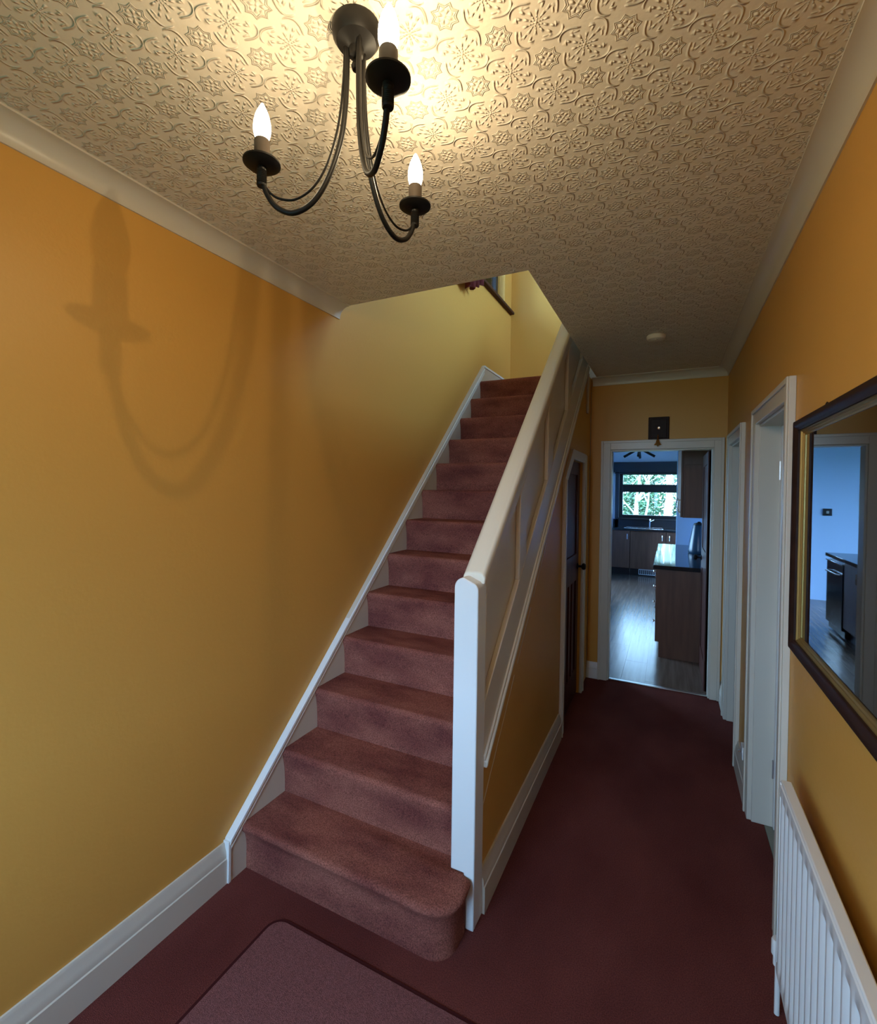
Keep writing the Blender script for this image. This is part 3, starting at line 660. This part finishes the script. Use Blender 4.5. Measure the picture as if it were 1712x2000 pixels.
b = MB(); b.box(-.80, -.10, CFY+.04, CFY+.06, .92, .926); b.box(-.80, -.10, CFY+.42, CFY+.44, .92, .926); b.box(-.80, -.78, CFY+.06, CFY+.42, .92, .926); b.box(-.12, -.10, CFY+.06, CFY+.42, .92, .926)
b.build('sink_rim', 'chrome', sk, .002)
MB().box(-.78, -.12, CFY+.06, CFY+.42, .9205, .922).build('sink_bowl', 'appliance_black', sk, smooth=0)
tp = thing('kitchen_tap', (-.35, CFY+.45, .926), 'chrome mixer tap standing behind the sink', 'tap')
MB().lathe([(.022, 0), (.022, .01), (.014, .016), (.013, .10), (0, .104)], (-.35, CFY+.45, .926), n=16).build('tap_body', 'chrome', tp)
MB().tube([(-.35, CFY+.45, 1.02), (-.35, CFY+.45, 1.06), (-.345, CFY+.42, 1.085), (-.34, CFY+.34, 1.085), (-.34, CFY+.30, 1.065)], .010, 10).build('spout', 'chrome', tp)
MB().tube([(-.35, CFY+.45, 1.03), (-.27, CFY+.44, 1.075)], .007, 8).build('tap_lever', 'chrome', tp)
# long unit on the right
UY0, UY1 = 5.13, 7.18
un_ = thing('drawer_unit', (.17, 6.1, 0), 'long brown kitchen unit with chrome drawer knobs and a plain end panel', 'cabinet')
MB().box(-.09, KR-.002, UY0+.02, UY1, .15, .879).build('cabinet_body', 'cabinet_wood', un_, smooth=0)
MB().box(-.05, KR-.002, UY0+.06, UY1, 0, .15).build('plinth', 'cabinet_wood', un_, smooth=0)
MB().prism([(-.11, .15), (-.075, .15), (-.075, 0), (KR-.002, 0), (KR-.002, .879), (-.11, .879)], 'y', UY0, UY0+.02).build('end_panel', 'cabinet_wood', un_, smooth=0)
for col, (a0, a1) in enumerate(((UY0+.022, 5.73), (5.735, 6.45), (6.455, UY1))):
    for z0, z1 in ((.155, .40), (.405, .56), (.565, .72), (.725, .872)):
        dr = MB().box(-.110, -.092, a0+.002, a1-.002, z0, z1).build('drawer_front', 'cabinet_wood', un_, .002)
        MB().lathe([(.006, 0), (.006, .012), (.014, .018), (.015, .026), (.008, .032), (0, .033)], (-.110, (a0+a1)/2, (z0+z1)/2), (-1, 0, 0), 12).build('knob', 'chrome', dr)
tag(MB().box(-.135, KR-.002, 5.05, 7.195, .88, .92).build('worktop', 'worktop_black', bevel=.004), 'glossy black worktop on the long unit behind the kitchen door', 'worktop')
wc = thing('wall_cabinet', (.27, 6.0, 1.39), 'brown wall cabinet hanging above the long black worktop', 'cabinet')
MB().box(.114, KR-.002, UY0-.02, 7.18, 1.39, 2.21).build('cabinet_body', 'cabinet_wood', wc, smooth=0)
for a0, a1 in ((UY0-.018, 5.80), (5.805, 6.48), (6.485, 7.18)):
    dr = MB().box(.094, .113, a0, a1, 1.393, 2.205).build('cabinet_door', 'cabinet_wood', wc, .002)
    MB().tube([(.094, a0+.05, 1.44), (.074, a0+.05, 1.45), (.070, a0+.05, 1.50), (.074, a0+.05, 1.55), (.094, a0+.05, 1.56)], .005, 8).build('handle', 'chrome', dr)
MB().box(.13, KR-.01, UY0-.024, UY0-.020, 1.42, 1.90).build('end_field', 'cabinet_wood', wc, .002)
ke = thing('jug_kettle', (.315, 6.3, .92), 'dark blue tapered jug kettle on the black worktop', 'kettle')
MB().lathe([(0, 0), (.105, 0), (.112, .012), (.110, .05), (.098, .14), (.080, .24), (.066, .31), (.060, .335), (0, .34)], (.315, 6.3, .92), n=28).build('kettle_body', 'kettle_blue', ke)
MB().lathe([(0, .338), (.058, .338), (.054, .352), (.02, .362), (.014, .372), (0, .374)], (.315, 6.3, .92), n=24).build('lid', 'plastic_dark', ke)
MB().tube([(.315, 6.365, 1.24), (.315, 6.44, 1.24), (.315, 6.47, 1.16), (.315, 6.455, 1.05), (.315, 6.405, 1.00)], .013, 10).build('handle', 'plastic_dark', ke)
# left unit seen in the mirror
lw = tag(MB().box(-2.1, -.955, 6.14, 7.30, .88, .92).build('worktop', 'worktop_black', bevel=.004), 'black worktop above the dishwasher', 'worktop')
dw = thing('dishwasher', (-1.27, 6.985, 0), 'black dishwasher with chrome bar handle', 'dishwasher')
MB().box(-1.56, -1.0, 6.69, 7.28, .02, .85).build('dishwasher_body', 'appliance_black', dw, smooth=0)
dd = MB().box(-1.0, -.968, 6.69, 7.28, .10, .845).build('dishwasher_door', 'appliance_black', dw, .006)
MB().tube([(-.968, 6.78, .72), (-.935, 6.80, .72), (-.935, 7.17, .72), (-.968, 7.19, .72)], .009, 10).build('handle', 'chrome', dd)
MB().box(-.968, -.955, 6.69, 7.28, .835, .848).build('top_strip', 'chrome', dd, .002)
lc = thing('base_cabinet', (-1.3, 6.42, 0), 'brown base cabinet standing beside the dishwasher', 'cabinet')
MB().box(-1.56, -1.0, 6.16, 6.685, .14, .879).build('cabinet_body', 'cabinet_wood', lc, smooth=0)
MB().box(-1.56, -1.05, 6.16, 6.685, 0, .14).build('plinth', 'window_frame_dark', lc, smooth=0)
dr = MB().box(-1.0, -.98, 6.163, 6.682, .145, .872).build('cabinet_door', 'cabinet_wood', lc, .003)
MB().tube([(-.98, 6.22, .70), (-.955, 6.22, .71), (-.955, 6.22, .81), (-.98, 6.22, .82)], .005, 8).build('handle', 'chrome', dr)
lc2 = thing('base_cabinet', (-1.83, 6.72, 0), 'brown cabinet backing on to the dishwasher', 'cabinet')
MB().box(-2.08, -1.565, 6.16, 7.28, .0, .879).build('cabinet_body', 'cabinet_wood', lc2, smooth=0)
sw = thing('switch_plate', (-1.395, 9.09, 1.305), 'dark square switch plate on the daylight-tinted kitchen wall', 'switch')
MB().box(-1.452, -1.338, 9.088, 9.1, 1.305, 1.415).build('plate', 'plastic_dark', sw, .004)
MB().box(-1.41, -1.38, 9.083, 9.088, 1.34, 1.38).build('rocker', 'aluminium', sw, .002)
# ceiling fitting with spread arms
LX, LY = -.415, 7.5; LDZ = -.02
cf = thing('ceiling_light', (LX, LY, 2.15), 'dark ceiling light with drooping spread arms in the kitchen', 'ceiling light')
MB().lathe([(.06, 0), (.06, -.02), (.014, -.03), (.010, -.06), (.010, -.19), (.03, -.20), (.035, -.23), (0, -.24)], (LX, LY, KC), n=20).build('stem', 'black_iron', cf)
for a in (0, 90, 180, 270):
    e = Vector((math.cos(rad(a)), math.sin(rad(a)), 0)); o0 = Vector((LX, LY, 2.288+LDZ))
    MB().tube([o0+e*.02, o0+e*.06+Vector((0, 0, -.03)), o0+e*.21+Vector((0, 0, -.118))], [.010, .017, .019], 10).build('arm', 'black_iron', cf)
# kitchen door, open against the long unit
kd = thing('door_1', (KX1-.02, KY0, 0), 'dark mahogany kitchen door standing open into the kitchen', 'door', kind='structure')
dx0, dx1, dy0, dy1 = KX1-.033, KX1+.003, KY0+.006, KY0+.67
MB().box(dx0+.008, dx1-.008, dy0, dy1, .01, KZ-.016).build('door_leaf', 'mahogany', kd, smooth=0)
for y0, y1, z0, z1, nm in ((dy0, dy0+.10, .01, KZ-.016, 'stile'), (dy1-.10, dy1, .01, KZ-.016, 'stile'), (dy0+.10, dy1-.10, .01, .22, 'rail'), (dy0+.10, dy1-.10, .95, 1.13, 'rail'), (dy0+.10, dy1-.10, KZ-.12, KZ-.016, 'rail')):
    MB().box(dx0, dx1, y0, y1, z0, z1).build(nm, 'mahogany', kd, .003)
MB().lathe([(.024, 0), (.024, .006), (.009, .010), (.009, .030), (.024, .040), (.027, .052), (.020, .064), (.004, .067)], (dx0, dy1-.055, 1.03), (-1, 0, 0), 18).build('door_knob', 'black_iron', kd)

# ------------------------------------------------------------ garden outside the kitchen window
struct(MB().box(-40, 40, -40, 40, -.3, -.2).build('ground', 'lawn', smooth=0), 'rough lawn behind the house', 'ground')
def branch(b, p, d, ln, r, dep):
    pts = [p]; q = Vector(p); dd_ = Vector(d).normalized()
    for i in range(5):
        dd_ = (dd_+Vector((random.uniform(-.16, .16), random.uniform(-.16, .16), random.uniform(-.06, .14)))).normalized(); q = q+dd_*ln/5; pts.append(q.copy())
    b.tube(pts, [r*(1-.14*i) for i in range(6)], 5); tips = [pts[-1], pts[-2], pts[3]]
    if dep > 0:
        for i in range(3):
            k = random.choice((2, 3, 4, 5)); nd = (dd_+Vector((random.uniform(-1, 1), random.uniform(-.7, .7), random.uniform(-.1, .8)))).normalized()
            tips += branch(b, pts[k], nd, ln*random.uniform(.5, .75), r*.5, dep-1)
    return tips
def tree(x, y, h, r, label, nleaf, lean=0, name='garden_tree', wide=.5):
    t = thing(name, (x, y, -.2), label, 'tree', 'trees behind the kitchen window')
    b = MB(); tips = []
    for s_ in range(3 if r < .09 else 1):
        tips += branch(b, Vector((x+s_*.12-.12, y, -.2)), Vector((lean+random.uniform(-.12, .12), 0, 1)), h, r, 3)
    b.build('trunk', 'bark', t, smooth=60)
    b = MB()
    for i in range(nleaf):
        c = random.choice(tips)+Vector((random.gauss(0, wide*.5), random.gauss(0, wide*.5), random.gauss(-.1, wide*.6)))
        u = Vector((random.gauss(0, 1), random.gauss(0, 1), random.gauss(0, .6))).normalized(); v = u.orthogonal().normalized(); s_ = random.uniform(.03, .075)
        b.add([c-u*s_, c+v*s_*.45, c+u*s_, c-v*s_*.45], [(0, 1, 2, 3)])
    lo = b.build('foliage', 'leaf_green', t, smooth=0); lo['kind'] = 'stuff'
tree(-1.75, 13.2, 2.2, .045, 'slender many-stemmed pale tree close to the window', 500, .05)
tree(-1.0, 16.6, 2.5, .055, 'twiggy pale tree leaning beside the thick trunk', 600, .2)
tree(-.05, 20.2, 3.4, .19, 'thick pale tree trunk in the garden', 1300, .02)
tree(.75, 24.0, 2.8, .07, 'leafy slim tree beyond the thick trunk', 1200, -.1)
for x, y, n_, lab in ((-4.1, 28.0, 6000, 'dense dark evergreen bush behind the many-stemmed tree'), (-1.4, 28.0, 6000, 'dense dark evergreen bush behind the leaning tree'), (1.3, 28.0, 6000, 'dense dark evergreen bush behind the thick trunk')):
    t = thing('evergreen_bush', (x, y, -.2), lab, 'bush', 'evergreen bushes at the garden end')
    b = MB(); branch(b, Vector((x, y, -.2)), Vector((0, 0, 1)), 2.2, .08, 2); b.build('stem', 'bark', t)
    b = MB()
    for i in range(n_):
        a = random.uniform(0, 6.283); rr = 1.22*math.sqrt(random.random()); z = random.uniform(-.1, 4.2)
        c = Vector((x+rr*math.cos(a), y+.7*rr*math.sin(a), z)); u = Vector((random.gauss(0, 1), random.gauss(0, 1), random.gauss(0, .7))).normalized(); v = u.orthogonal().normalized(); s_ = random.uniform(.07, .15)
        b.add([c-u*s_, c+v*s_*.45, c+u*s_, c-v*s_*.45], [(0, 1, 2, 3)])
    lo = b.build('foliage', 'leaf_green', t, smooth=0); lo['kind'] = 'stuff'
